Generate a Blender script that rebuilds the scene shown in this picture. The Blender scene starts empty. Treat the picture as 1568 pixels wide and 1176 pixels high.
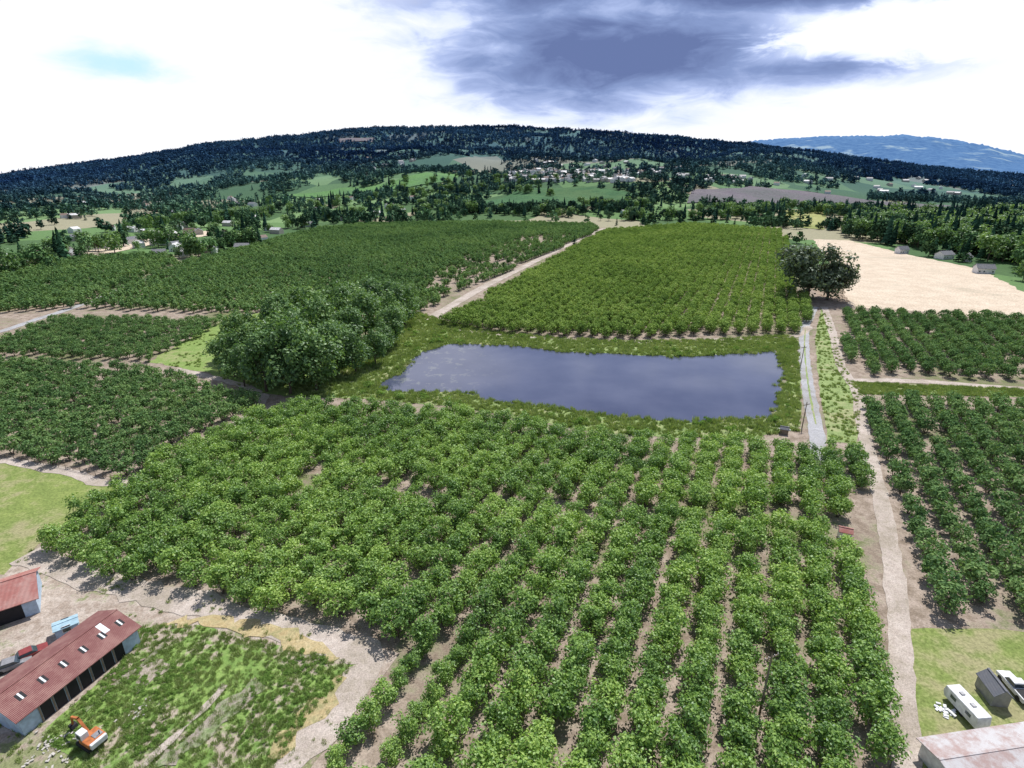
import bpy, bmesh, math, random
import numpy as np
from mathutils import Vector, Matrix, noise
from mathutils.geometry import delaunay_2d_cdt
R=random.Random(7); NR=np.random.RandomState(5)
S=bpy.context.scene
TH=math.radians(20.77); CS,SN=math.cos(TH),math.sin(TH); F=870.0; CH=70.0
def ray(u,v):
    a=(u-784)/F; b=(588-v)/F
    return (a, CS+b*SN, -SN+b*CS)
# ---------- terrain ----------
SKY=[(-300,285),(0,265),(100,250),(200,238),(300,219),(430,206),(550,194),(650,191),(780,190),(900,196),(1000,204),(1100,212),(1160,218),(1250,229),(1400,250),(1568,266),(1900,285)]
RID=3200.0
TAB=[]
for u,v in SKY:
    d=ray(u,v); TAB.append((math.atan2(d[0],d[1]), CH+RID*d[2]/math.hypot(d[0],d[1])-15))
TA=[t[0] for t in TAB]; TZ=[t[1] for t in TAB]
def ridge(phi):
    if phi<TA[0] or phi>TA[-1]: return 35.0
    return float(np.interp(phi,TA,TZ))
def H(x,y):
    r=math.hypot(x,y)
    if r<900: return 0.0
    phi=math.atan2(x,y)
    zr=ridge(phi)
    s=min((r-900)/(RID-900),1.0)
    z=zr*(s**1.35)
    n=noise.fractal(Vector((x/700,y/700,3.1)),1.0,2.0,4)
    z+=n*zr*0.6*s*(1-s)*2.2
    if s>0.8: z+=noise.noise(Vector((x/110,y/110,8)))*8*(s-.8)*5
    if r>RID: z-= (r-RID)*0.05
    return z
def G(u,v):
    d=ray(u,v)
    t=-CH/d[2] if d[2]<-1e-5 else 1e9
    if t*math.hypot(d[0],d[1])<900: return (d[0]*t,d[1]*t)
    t=850.0
    while t<6000:
        x,y=d[0]*t,d[1]*t
        if CH+d[2]*t<=H(x,y): return (x,y)
        t+=6
    return (d[0]*3000,d[1]*3000)
def GP(l): return [G(*p) for p in l]
# ---------- materials ----------
class NT:
    def __init__(s,tree): s.t=tree; s.n=tree.nodes; s.l=tree.links
    def new(s,ty,**k):
        n=s.n.new(ty)
        for a,b in k.items(): setattr(n,a,b)
        return n
    def link(s,a,b): s.l.new(a,b)
    def setv(s,sock,v):
        if isinstance(v,bpy.types.NodeSocket): s.l.new(v,sock)
        elif isinstance(v,(tuple,list)) and len(v)==3 and sock.type=='RGBA': sock.default_value=(*v,1)
        else: sock.default_value=v
    def math(s,op,a,b=0.0,c=0.0,clamp=False):
        n=s.new('ShaderNodeMath',operation=op,use_clamp=clamp)
        s.setv(n.inputs[0],a); s.setv(n.inputs[1],b); s.setv(n.inputs[2],c)
        return n.outputs[0]
    def mix(s,f,a,b,bt='MIX'):
        n=s.new('ShaderNodeMix',data_type='RGBA',blend_type=bt)
        s.setv(n.inputs[0],f); s.setv(n.inputs[6],a); s.setv(n.inputs[7],b)
        return n.outputs[2]
    def noise(s,vec,scale,detail=4,rough=0.55,dist=0.0):
        n=s.new('ShaderNodeTexNoise'); s.l.new(vec,n.inputs['Vector'])
        n.inputs['Scale'].default_value=scale; n.inputs['Detail'].default_value=detail
        n.inputs['Roughness'].default_value=rough; n.inputs['Distortion'].default_value=dist
        return n.outputs['Fac']
    def ramp(s,f,stops,interp='LINEAR'):
        n=s.new('ShaderNodeValToRGB'); e=n.color_ramp.elements; n.color_ramp.interpolation=interp
        while len(e)<len(stops): e.new(0.5)
        for i,(p,c) in enumerate(stops):
            e[i].position=p; e[i].color=(*c,1) if len(c)==3 else c
        s.l.new(f,n.inputs[0]); return n.outputs[0]
    def step(s,x,lo,hi):
        n=s.new('ShaderNodeMapRange',interpolation_type='SMOOTHSTEP')
        s.setv(n.inputs[0],x); n.inputs[1].default_value=lo; n.inputs[2].default_value=hi
        return n.outputs[0]
def newmat(name):
    m=bpy.data.materials.new(name); m.use_nodes=True
    t=NT(m.node_tree); b=m.node_tree.nodes['Principled BSDF']
    return m,t,b
def plain(name,col,rough=0.7,metal=0.0,var=0.15,scale=1.5,spec=0.3):
    m,t,b=newmat(name)
    tc=t.new('ShaderNodeTexCoord'); n=t.noise(tc.outputs['Object'],scale,5)
    lo=tuple(c*(1-var*1.6) for c in col); hi=tuple(min(1,c*(1+var)) for c in col)
    t.link(t.ramp(n,[(0.3,lo),(0.7,hi)]),b.inputs['Base Color'])
    b.inputs['Roughness'].default_value=rough; b.inputs['Metallic'].default_value=metal
    b.inputs['Specular IOR Level'].default_value=spec
    return m
def groundmat(name,c1,c2,c3,mask=None,sc=(0.03,0.35,3.0),bump=0.4,cover=(0.45,0.6)):
    m,t,b=newmat(name)
    g=t.new('ShaderNodeNewGeometry').outputs['Position']
    big=t.noise(g,sc[0],4,0.6,0.5); mid=t.noise(g,sc[1],6,0.65); fine=t.noise(g,sc[2],5,0.7)
    a=t.mix(t.step(mid,0.35,0.65),c1,c2)
    f=t.math('ADD',t.math('MULTIPLY',big,0.6),t.math('MULTIPLY',mid,0.4))
    a=t.mix(t.step(f,cover[0],cover[1]),a,c3)
    k=t.ramp(fine,[(0.3,(0.62,)*3),(0.7,(1.3,)*3)])
    a=t.mix(1.0,a,k,'MULTIPLY')
    t.link(a,b.inputs['Base Color']); b.inputs['Roughness'].default_value=0.95
    b.inputs['Specular IOR Level'].default_value=0.1
    bp=t.new('ShaderNodeBump'); bp.inputs['Strength'].default_value=bump; bp.inputs['Distance'].default_value=0.15
    t.link(fine,bp.inputs['Height']); t.link(bp.outputs[0],b.inputs['Normal'])
    return m
def leafmat(name,dark,mid,light,patch=0.02,trans=0.3,far=None,gloss=0.03):
    m,t,b=newmat(name)
    geo=t.new('ShaderNodeNewGeometry'); oi=t.new('ShaderNodeObjectInfo')
    rnd=geo.outputs['Random Per Island']
    pn=t.noise(geo.outputs['Position'],patch,3)
    f=t.math('ADD',t.math('MULTIPLY',rnd,0.55),t.math('MULTIPLY',oi.outputs['Random'],0.3))
    f=t.math('ADD',f,t.math('MULTIPLY',t.math('SUBTRACT',pn,0.5),0.9))
    c=t.ramp(f,[(0.05,dark),(0.42,mid),(0.9,light)])
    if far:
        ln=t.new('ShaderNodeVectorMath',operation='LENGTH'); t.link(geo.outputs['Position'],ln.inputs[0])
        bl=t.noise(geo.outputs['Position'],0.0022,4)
        c=t.mix(t.step(ln.outputs['Value'],far[0],far[1]),c,far[2])  # aerial haze painted into leaf colour, growing with distance from origin
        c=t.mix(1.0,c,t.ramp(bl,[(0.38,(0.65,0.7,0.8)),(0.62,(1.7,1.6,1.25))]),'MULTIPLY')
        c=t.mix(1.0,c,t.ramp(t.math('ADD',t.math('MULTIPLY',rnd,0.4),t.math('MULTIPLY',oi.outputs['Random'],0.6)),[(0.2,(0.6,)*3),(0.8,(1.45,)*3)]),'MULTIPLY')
    d=t.new('ShaderNodeBsdfDiffuse'); t.link(c,d.inputs[0]); out=d.outputs[0]
    if trans>0:
        tr=t.new('ShaderNodeBsdfTranslucent'); mx=t.new('ShaderNodeMixShader')
        t.link(t.mix(1.0,c,(1.2,1.25,0.6),'MULTIPLY'),tr.inputs[0])
        mx.inputs[0].default_value=trans
        t.link(out,mx.inputs[1]); t.link(tr.outputs[0],mx.inputs[2]); out=mx.outputs[0]
    if gloss>0:
        gl=t.new('ShaderNodeBsdfGlossy'); gl.inputs['Roughness'].default_value=0.45; gl.inputs[0].default_value=(0.9,0.95,1,1)
        m2=t.new('ShaderNodeMixShader'); m2.inputs[0].default_value=gloss
        t.link(out,m2.inputs[1]); t.link(gl.outputs[0],m2.inputs[2]); out=m2.outputs[0]
    t.link(out,t.n['Material Output'].inputs[0])
    return m
BARK=plain('bark',(0.12,0.09,0.07),0.9)
HAZ=leafmat('hazel_leaves',(0.09,0.185,0.05),(0.225,0.375,0.085),(0.44,0.58,0.15),0.03)
HAZY=leafmat('hazel_leaves_bright',(0.115,0.195,0.055),(0.235,0.355,0.095),(0.40,0.50,0.16),0.02,0.2,gloss=0.0)
HAZD=leafmat('hazel_leaves_dark',(0.075,0.15,0.065),(0.165,0.28,0.11),(0.30,0.42,0.165),0.012,0.2,gloss=0.0)
BRO=leafmat('broadleaf_leaves',(0.06,0.125,0.05),(0.145,0.26,0.09),(0.29,0.42,0.15),0.03)
OAK=leafmat('oak_leaves',(0.065,0.09,0.06),(0.115,0.16,0.10),(0.20,0.25,0.16),0.05)
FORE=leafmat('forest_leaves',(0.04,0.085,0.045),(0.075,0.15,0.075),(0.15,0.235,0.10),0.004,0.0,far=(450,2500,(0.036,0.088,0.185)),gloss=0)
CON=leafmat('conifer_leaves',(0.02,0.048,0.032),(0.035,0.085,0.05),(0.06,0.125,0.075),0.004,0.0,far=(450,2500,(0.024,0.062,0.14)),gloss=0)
GRS=leafmat('grass_blades',(0.15,0.22,0.07),(0.27,0.36,0.13),(0.46,0.49,0.27),0.08,0.3,gloss=0)
# ---------- mesh helpers ----------
def mkmesh(name,verts,faces,mats,mi=None,smooth=False):
    me=bpy.data.meshes.new(name); me.from_pydata([tuple(map(float,v)) for v in verts],[],faces)
    for m in mats: me.materials.append(m)
    if mi is not None: me.polygons.foreach_set('material_index',mi)
    if smooth: me.polygons.foreach_set('use_smooth',[True]*len(me.polygons))
    me.update(); return me
def link(name,me,loc=(0,0,0),parent=None,rot=0):
    o=bpy.data.objects.new(name,me); S.collection.objects.link(o)
    o.location=loc; o.rotation_euler=(0,0,rot)
    if parent: o.parent=parent
    return o
def tube(V,Fc,p0,p1,r0,r1,n=6):
    p0=Vector(p0);p1=Vector(p1); d=(p1-p0).normalized()
    a=d.orthogonal().normalized(); b=d.cross(a); base=len(V)
    for p,r in((p0,r0),(p1,r1)):
        for i in range(n):
            t=2*math.pi*i/n; V.append(p+a*math.cos(t)*r+b*math.sin(t)*r)
    for i in range(n):
        j=(i+1)%n; Fc.append((base+i,base+j,base+n+j,base+n+i))
def leaves(V,Fc,pts,nrm,size,rs):
    n=len(pts)
    nrm=nrm/np.linalg.norm(nrm,axis=1)[:,None]
    r=rs.normal(size=(n,3)); t=np.cross(nrm,r); t/=np.linalg.norm(t,axis=1)[:,None]; b=np.cross(nrm,t)
    s=size*rs.uniform(0.6,1.35,n)[:,None]
    e=rs.uniform(0.5,0.8,n)[:,None]
    a=pts-t*s*0.6; c=pts+t*s*0.6; bb=pts+b*s*0.6*e+nrm*s*0.12; dd=pts-b*s*0.6*e+nrm*s*0.12
    base=len(V)
    q=np.stack([a,bb,c,dd],1).reshape(-1,3)
    V.extend([tuple(x) for x in q])
    Fc.extend([(base+4*i,base+4*i+1,base+4*i+2,base+4*i+3) for i in range(n)])
def tree(name,seed,h,rx,zc,rz,nl,nleaf,ls,lmat,trunk_r=0.25,multi=1,lobe=0.42,bare=0,up=0.35):
    rs=np.random.RandomState(seed); rr=random.Random(seed); V=[];Fc=[]
    lob=[]
    for i in range(nl):
        d=rs.normal(size=3); d/=np.linalg.norm(d); k=rs.uniform(0.35,0.95)**0.6
        c=np.array([d[0]*rx*k*(1-lobe*.5),d[1]*rx*k*(1-lobe*.5),zc+d[2]*rz*k*(1-lobe*.5)])
        if c[2]<zc-rz*0.7: c[2]=zc-rz*0.5
        lob.append((c,rs.uniform(0.6,1.2)*lobe))
    for s in range(multi):
        a=rr.uniform(0,6.28); off=0.15*multi
        b0=(math.cos(a)*off*.3,math.sin(a)*off*.3,-0.1); tp=(math.cos(a)*off*2.0,math.sin(a)*off*2.0,zc-rz*0.35)
        tube(V,Fc,b0,tp,trunk_r,trunk_r*0.65)
        for c,lr in lob[s::multi]:
            mid=(Vector(tp)*0.5+Vector(c)*0.5)+Vector((0,0,-0.05*h))
            tube(V,Fc,tp,mid,trunk_r*0.45,trunk_r*0.25,5); tube(V,Fc,mid,c,trunk_r*0.25,trunk_r*0.08,4)
            for q in range(bare):
                e=Vector(c)+Vector((rr.uniform(-1,1),rr.uniform(-1,1),rr.uniform(-.4,1)))*rx*lobe*1.2
                tube(V,Fc,mid,e,trunk_r*0.14,trunk_r*0.03,3)
    nb=len(Fc)
    per=nleaf//nl
    for c,lr in lob:
        d=rs.normal(size=(per,3)); d/=np.linalg.norm(d,axis=1)[:,None]
        d[:,2]=np.where(d[:,2]<-0.6,-d[:,2],d[:,2])
        k=rs.uniform(0.45,1.15,per)[:,None]
        p=c+d*k*np.array([rx*lr,rx*lr,rz*lr*1.1])
        nn=d*1.0+rs.normal(size=(per,3))*0.55+np.array([0,0,up])
        leaves(V,Fc,p,nn,ls,rs)
    mi=[0]*nb+[1]*(len(Fc)-nb)
    return mkmesh(name,V,Fc,[BARK,lmat],mi)
def conifer(name,seed,h,r,tiers,mat,per=9):
    rs=random.Random(seed); V=[];Fc=[]
    tube(V,Fc,(0,0,0),(0,0,h*0.95),h*0.015,0.03,5); nb=len(Fc)
    for i in range(tiers):
        f=i/tiers; z=h*(0.12+0.86*f); rad=r*(1-f)**0.8+0.15
        for k in range(per):
            a=rs.uniform(0,6.28); rr=rad*rs.uniform(0.7,1.15); w=rad*0.45+0.1
            ca,sa=math.cos(a),math.sin(a); b=len(V); dz=h*0.06
            V+= [(0,0,z+dz),(ca*rr*.6-sa*w,sa*rr*.6+ca*w,z-dz*.4),(ca*rr,sa*rr,z-dz*rs.uniform(.8,1.4)),(ca*rr*.6+sa*w,sa*rr*.6-ca*w,z-dz*.4)]
            Fc.append((b,b+1,b+2,b+3))
    return mkmesh(name,V,Fc,[BARK,mat],[0]*nb+[1]*(len(Fc)-nb))
def grassclump(name,seed,n,h,w,mat):
    rs=random.Random(seed);V=[];Fc=[]
    for i in range(n):
        a=rs.uniform(0,6.28); q=rs.uniform(0,w); x,y=math.cos(a)*q,math.sin(a)*q
        l=h*rs.uniform(.5,1.2); b=rs.uniform(0,6.28); lx,ly=math.cos(b)*l*.45,math.sin(b)*l*.45; ww=rs.uniform(.04,.1)
        k=len(V); V+=[(x-ww*math.sin(b),y+ww*math.cos(b),0),(x+ww*math.sin(b),y-ww*math.cos(b),0),(x+lx,y+ly,l)]
        Fc.append((k,k+1,k+2))
    return mkmesh(name,V,Fc,[mat])
def coll(name,meshes):
    c=bpy.data.collections.new(name)
    for i,me in enumerate(meshes):
        c.objects.link(bpy.data.objects.new(me.name,me))
    g=bpy.data.node_groups.new('scatter_'+name,'GeometryNodeTree')
    g.interface.new_socket('Geometry',in_out='INPUT',socket_type='NodeSocketGeometry')
    g.interface.new_socket('Geometry',in_out='OUTPUT',socket_type='NodeSocketGeometry')
    n=g.nodes; gi=n.new('NodeGroupInput'); go=n.new('NodeGroupOutput')
    ip=n.new('GeometryNodeInstanceOnPoints'); ci=n.new('GeometryNodeCollectionInfo')
    ci.inputs['Collection'].default_value=c; ci.inputs['Separate Children'].default_value=True; ci.inputs['Reset Children'].default_value=True
    rv=n.new('FunctionNodeRandomValue'); rv.data_type='FLOAT_VECTOR'
    rv.inputs[0].default_value=(-0.06,-0.06,0); rv.inputs[1].default_value=(0.06,0.06,6.283)
    ri=n.new('FunctionNodeRandomValue'); ri.data_type='INT'; ri.inputs[4].default_value=0; ri.inputs[5].default_value=997
    na=n.new('GeometryNodeInputNamedAttribute'); na.data_type='FLOAT'; na.inputs[0].default_value='scl'
    L=g.links
    L.new(gi.outputs[0],ip.inputs['Points']); L.new(ci.outputs[0],ip.inputs['Instance'])
    ip.inputs['Pick Instance'].default_value=True
    L.new(ri.outputs[2],ip.inputs['Instance Index']); L.new(rv.outputs[0],ip.inputs['Rotation'])
    L.new(na.outputs[0],ip.inputs['Scale']); L.new(ip.outputs[0],go.inputs[0])
    return g
def scatter(name,pts,grp,smin=0.85,smax=1.15,seed=1):
    if not len(pts): return
    rs=np.random.RandomState(seed)
    me=bpy.data.meshes.new(name); me.from_pydata([tuple(map(float,p)) for p in pts],[],[])
    a=me.attributes.new('scl','FLOAT','POINT'); a.data.foreach_set('value',rs.uniform(smin,smax,len(pts)).astype(np.float32))
    o=link(name,me); m=o.modifiers.new('scatter','NODES'); m.node_group=grp
    return o
def inpoly(x,y,P):
    x=np.asarray(x);y=np.asarray(y); r=np.zeros(x.shape,bool); n=len(P)
    for i in range(n):
        x0,y0=P[i];x1,y1=P[(i+1)%n]
        if y0==y1: continue
        r^=((y0>y)!=(y1>y))&(x<(x1-x0)*(y-y0)/(y1-y0)+x0)
    return r
ROW=math.radians(23.6)
def rows(P,sr,st,ang=ROW,jit=0.35,miss=0.02,seed=1,holes=[],only=None):
    rs=np.random.RandomState(seed); P=np.array(P)
    d=np.array([math.sin(ang),math.cos(ang)]); c=np.array([math.cos(ang),-math.sin(ang)])
    A=P@d;B=P@c
    a=np.arange(math.floor(A.min()/st)*st,A.max(),st); b=np.arange(math.floor(B.min()/sr)*sr,B.max(),sr)
    aa,bb=np.meshgrid(a,b); aa=aa.ravel()+rs.normal(0,jit,aa.size); bb=bb.ravel()+rs.normal(0,jit*.5,bb.size)
    X=aa*d[0]+bb*c[0]; Y=aa*d[1]+bb*c[1]
    k=inpoly(X,Y,P)&(rs.rand(X.size)>miss)
    for h in holes: k&=~inpoly(X,Y,h)
    if only is not None: k&=inpoly(X,Y,only)
    return [(x,y,H(x,y)) for x,y in zip(X[k],Y[k])]
def rnd_in(P,n,seed=1,holes=[],nz=None):
    rs=np.random.RandomState(seed); P=np.array(P)
    X=rs.uniform(P[:,0].min(),P[:,0].max(),n*4); Y=rs.uniform(P[:,1].min(),P[:,1].max(),n*4)
    k=inpoly(X,Y,P)
    for h in holes: k&=~inpoly(X,Y,h)
    X=X[k][:n];Y=Y[k][:n]
    out=[]
    for x,y in zip(X,Y):
        if nz and noise.noise(Vector((x*nz[0],y*nz[0],nz[2] if len(nz)>2 else 0)))<nz[1]: continue
        out.append((x,y,H(x,y)))
    return out
def rough(P,step,amp,fr=0.15):
    out=[];n=len(P)
    for i in range(n):
        a=Vector((*P[i],0));b=Vector((*P[(i+1)%n],0)); k=max(1,min(80,int((b-a).length/step)))
        for j in range(k):
            p=a.lerp(b,j/k); q=noise.noise_vector(Vector((p.x*fr,p.y*fr,1.7)))+0.6*noise.noise_vector(Vector((p.x*fr*4,p.y*fr*4,5)))
            out.append((p.x+q.x*amp,p.y+q.y*amp))
    return out
def sheet(name,P,z,mat,step=2.5,amp=1.2,fr=0.15,grid=None):
    Q=rough(P,step,amp,fr); n=len(Q); pts=[Vector(q) for q in Q]
    if grid:
        A=np.array(Q); xs=np.arange(A[:,0].min(),A[:,0].max(),grid); ys=np.arange(A[:,1].min(),A[:,1].max(),grid)
        xx,yy=np.meshgrid(xs,ys); k=inpoly(xx.ravel(),yy.ravel(),Q)
        pts+=[Vector((x,y)) for x,y in zip(xx.ravel()[k],yy.ravel()[k])]
    r=delaunay_2d_cdt(pts,[(i,(i+1)%n) for i in range(n)],[],1,1e-4)
    fs=[tuple(f) for f in r[2]]
    V=[(p.x,p.y,H(p.x,p.y)+z) for p in r[0]]
    me=mkmesh(name,V,fs,[mat])
    bm=bmesh.new(); bm.from_mesh(me); bmesh.ops.recalc_face_normals(bm,faces=bm.faces)
    for f in bm.faces:
        if f.normal.z<0: f.normal_flip()
    bm.to_mesh(me); bm.free()
    return link(name,me)
def smoothline(C,step=3.0):
    out=[]
    n=len(C)
    for i in range(n-1):
        p0=Vector(C[max(i-1,0)]);p1=Vector(C[i]);p2=Vector(C[i+1]);p3=Vector(C[min(i+2,n-1)])
        k=max(2,int((p2-p1).length/step)); k=min(k,60)
        for j in range(k):
            t=j/k
            out.append(0.5*((2*p1)+(p2-p0)*t+(2*p0-5*p1+4*p2-p3)*t*t+(3*p1-p0-3*p2+p3)*t**3))
    out.append(Vector(C[-1])); return out
def strip(name,C,w,z,mat,step=2.0,amp=0.5):
    L=smoothline(C,step); V=[];Fc=[]
    for i,p in enumerate(L):
        d=(L[min(i+1,len(L)-1)]-L[max(i-1,0)]).normalized(); nn=Vector((-d.y,d.x))
        n1=noise.noise(Vector((p.x*.3,p.y*.3,0)))*amp; n2=noise.noise(Vector((p.x*.3,p.y*.3,9)))*amp
        a=p+nn*(w/2+n1); b=p-nn*(w/2+n2)
        V+=[(a.x,a.y,H(*a)+z),(b.x,b.y,H(*b)+z)]
        if i: Fc.append((2*i-2,2*i-1,2*i+1,2*i))
    return link(name,mkmesh(name,V,Fc,[mat]))
# ---------- ground mesh ----------
m,t,b=newmat('ground_soil_and_fields')
g=t.new('ShaderNodeNewGeometry').outputs['Position']
ln=t.new('ShaderNodeVectorMath',operation='LENGTH'); t.link(g,ln.inputs[0]); rad=ln.outputs['Value']
big=t.noise(g,0.02,4); mid=t.noise(g,0.3,6,0.7); fine=t.noise(g,2.5,5,0.7)
soil=t.mix(t.step(mid,0.35,0.68),(0.24,0.175,0.125),(0.40,0.32,0.255))
grass=t.mix(t.step(mid,0.35,0.65),(0.10,0.15,0.04),(0.2,0.23,0.08))
near=t.mix(t.step(big,0.58,0.66),soil,grass)
near=t.mix(1.0,near,t.ramp(fine,[(0.3,(0.7,)*3),(0.7,(1.25,)*3)]),'MULTIPLY')
vo=t.new('ShaderNodeTexVoronoi'); vo.inputs['Scale'].default_value=0.007; t.link(g,vo.inputs['Vector'])
sp=t.new('ShaderNodeSeparateColor'); t.link(vo.outputs['Color'],sp.inputs[0])
fld=t.ramp(sp.outputs[0],[(0.0,(0.08,0.15,0.06)),(0.22,(0.14,0.24,0.09)),(0.45,(0.09,0.16,0.065)),(0.62,(0.36,0.33,0.22)),(0.78,(0.20,0.31,0.13))],'CONSTANT')
fld=t.mix(t.step(mid,0.3,0.7),fld,t.mix(1.0,fld,(0.7,0.75,0.8),'MULTIPLY'))
c=t.mix(t.step(rad,380,480),near,fld)
c=t.mix(t.math('MULTIPLY',t.step(rad,900,2600),0.72),c,(0.05,0.12,0.19))  # blue haze painted into the ground colour with distance
t.link(c,b.inputs['Base Color']); b.inputs['Roughness'].default_value=0.95; b.inputs['Specular IOR Level'].default_value=0.1
GM=m
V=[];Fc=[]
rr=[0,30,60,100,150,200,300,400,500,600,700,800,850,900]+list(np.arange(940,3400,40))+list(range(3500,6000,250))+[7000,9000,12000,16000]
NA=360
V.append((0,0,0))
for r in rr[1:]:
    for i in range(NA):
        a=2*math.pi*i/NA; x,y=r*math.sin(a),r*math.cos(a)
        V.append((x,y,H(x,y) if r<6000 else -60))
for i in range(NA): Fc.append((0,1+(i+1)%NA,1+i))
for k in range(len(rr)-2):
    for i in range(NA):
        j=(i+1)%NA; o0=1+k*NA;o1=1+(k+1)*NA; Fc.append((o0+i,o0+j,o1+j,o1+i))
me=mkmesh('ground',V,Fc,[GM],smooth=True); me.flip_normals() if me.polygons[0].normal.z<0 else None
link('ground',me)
# distant hills
m,t,b=newmat('distant_hill_forest')
g=t.new('ShaderNodeNewGeometry').outputs['Position']
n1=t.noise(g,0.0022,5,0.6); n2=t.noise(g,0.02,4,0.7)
c=t.mix(t.step(n2,0.35,0.65),(0.07,0.15,0.31),(0.11,0.21,0.38)); c=t.mix(t.step(n1,0.58,0.66),c,(0.26,0.36,0.45))  # blues are haze painted into the forest colour
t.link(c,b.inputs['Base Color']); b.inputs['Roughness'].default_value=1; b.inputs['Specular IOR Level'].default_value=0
FS=[(1000,235),(1100,222),(1165,214),(1220,211),(1270,208),(1330,208),(1380,207),(1430,210),(1480,216),(1568,236),(1700,262)]
V=[];Fc=[];NU=240
fa=[];fz=[]
for u,v in FS:
    d=ray(u,v); fa.append(math.atan2(d[0],d[1])); fz.append(d[2]/math.hypot(d[0],d[1]))
for i in range(NU+1):
    a=fa[0]+(fa[-1]-fa[0])*i/NU
    zz=CH+7500*float(np.interp(a,fa,fz))
    for k in range(12):
        s=k/9; r=5200+2300*s
        z=zz*(s if s<=1 else 1-(s-1)*2)*1.0+(noise.fractal(Vector((a*14,s*3,0)),1,2,4)*50*min(s,1)*(1.0 if s<0.95 else 0.0))
        if k==9: z+=noise.noise(Vector((a*300,0,0)))*14+noise.noise(Vector((a*40,3,0)))*22
        V.append((r*math.sin(a),r*math.cos(a),z))
    if i:
        for k in range(11): o=(i-1)*12+k; Fc.append((o,o+12,o+13,o+1))
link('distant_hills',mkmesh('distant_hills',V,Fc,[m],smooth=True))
# ---------- regions (plan coordinates) ----------
pond=GP([(572,594),(610,572),(625,558),(645,540),(690,527),(760,528),(800,531),(860,539),(960,543),(1060,547),(1110,543),(1188,538),(1196,560),(1206,575),(1196,600),(1192,625),(1178,641),(1120,643),(1060,647),(1000,644),(900,634),(850,624),(800,620),(740,613),(720,603),(660,600),(600,600)])
bank=GP([(440,606),(470,585),(560,520),(640,478),(690,495),(760,508),(860,518),(960,522),(1100,520),(1200,512),(1222,520),(1226,600),(1222,660),(1140,672),(1000,668),(900,660),(820,645),(700,622),(560,612)])
lawn=GP([(228,553),(350,486),(480,470),(480,590),(440,606),(395,602),(320,572)])
fore=GP([(58,850),(190,748),(280,698),(395,640),(480,628),(700,640),(850,662),(930,678),(1130,688),(1310,706),(1322,800),(1338,850),(1346,960),(1350,1100),(1352,1180),(1366,1420),(280,1420),(470,1180),(620,1005),(520,982),(430,942),(300,912),(140,880)])
hole_shed=GP([(1250,796),(1350,796),(1350,862),(1256,858)])
alley=GP([(385,722),(550,742),(720,766),(900,782),(1080,792),(1260,800),(1260,809),(1080,801),(900,791),(720,775),(550,750),(385,728)])
young=GP([(590,990),(745,1000),(660,1220),(430,1220)])
leftA=GP([(-250,520),(0,560),(225,570),(400,622),(190,735),(0,700),(-250,650)])
leftB=GP([(-40,545),(0,525),(95,492),(345,494),(300,522),(225,556),(0,548)])
upL=GP([(125,473),(285,405),(400,375),(490,352),(570,345),(740,342),(905,345),(918,354),(850,385),(760,425),(640,480),(600,480),(370,483)])
sparse=GP([(650,445),(700,400),(800,365),(880,360),(800,402),(700,450),(665,462)])
upL2=GP([(-200,440),(0,418),(130,398),(255,393),(275,405),(105,474),(0,481),(-200,500)])
mid=GP([(672,500),(925,356),(1060,345),(1200,356),(1212,440),(1252,480),(1215,512),(1060,513),(960,520),(800,512)])
rE=GP([(1282,480),(1568,492),(1800,500),(1800,600),(1568,582),(1390,578),(1312,578),(1292,530)])
rF=GP([(1326,620),(1400,616),(1568,624),(1800,630),(1800,950),(1568,945),(1405,948),(1385,860),(1362,740),(1332,670)])
wheat=GP([(1245,366),(1300,368),(1400,392),(1500,412),(1568,448),(1700,470),(1700,510),(1568,490),(1400,476),(1300,470),(1290,430)])
fieldK=GP([(-300,640),(0,705),(185,742),(110,795),(50,842),(20,875),(-30,900),(-300,920)])
yard=GP([(48,842),(140,872),(300,908),(430,940),(520,980),(615,1000),(470,1190),(330,1420),(-500,1420),(-300,880),(0,880)])
weeds=GP([(215,960),(300,958),(370,975),(480,1000),(545,1018),(480,1090),(420,1176),(370,1300),(40,1300),(110,1160),(60,1130),(190,1010)])
lawnP=GP([(1392,962),(1568,966),(1750,970),(1900,1300),(1430,1420),(1402,1176),(1396,1060)])
lawnP2=GP([(1300,585),(1568,596),(1568,608),(1320,604)])
verge=GP([(1258,470),(1275,500),(1290,560),(1320,600),(1312,680),(1268,676),(1255,600),(1248,520)])
M_soil=groundmat('bare_soil',(0.24,0.19,0.15),(0.42,0.345,0.295),(0.17,0.19,0.09),cover=(0.50,0.62))
M_bank=groundmat('bank_grass',(0.21,0.28,0.11),(0.29,0.37,0.15),(0.37,0.35,0.21),cover=(0.5,0.62))
M_lawn=groundmat('meadow_grass',(0.19,0.28,0.08),(0.25,0.34,0.11),(0.32,0.32,0.16),cover=(0.5,0.65))
M_field=groundmat('mown_grass',(0.18,0.235,0.07),(0.24,0.295,0.09),(0.31,0.295,0.16),sc=(0.03,0.25,2.0),cover=(0.46,0.58))
M_yard=groundmat('farmyard_dirt',(0.33,0.265,0.22),(0.50,0.43,0.38),(0.22,0.24,0.12),sc=(0.07,0.5,3.5),cover=(0.5,0.58))
M_weed=groundmat('weedy_ground',(0.16,0.26,0.07),(0.26,0.37,0.11),(0.40,0.34,0.28),sc=(0.09,0.45,3.0),cover=(0.49,0.55))
M_wheat=groundmat('dry_stubble',(0.56,0.46,0.36),(0.66,0.56,0.45),(0.48,0.41,0.32),sc=(0.02,0.1,1.0),cover=(0.52,0.65))
M_dirt=groundmat('dirt_track',(0.44,0.375,0.335),(0.58,0.51,0.47),(0.36,0.31,0.26),sc=(0.1,0.8,5))
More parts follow.
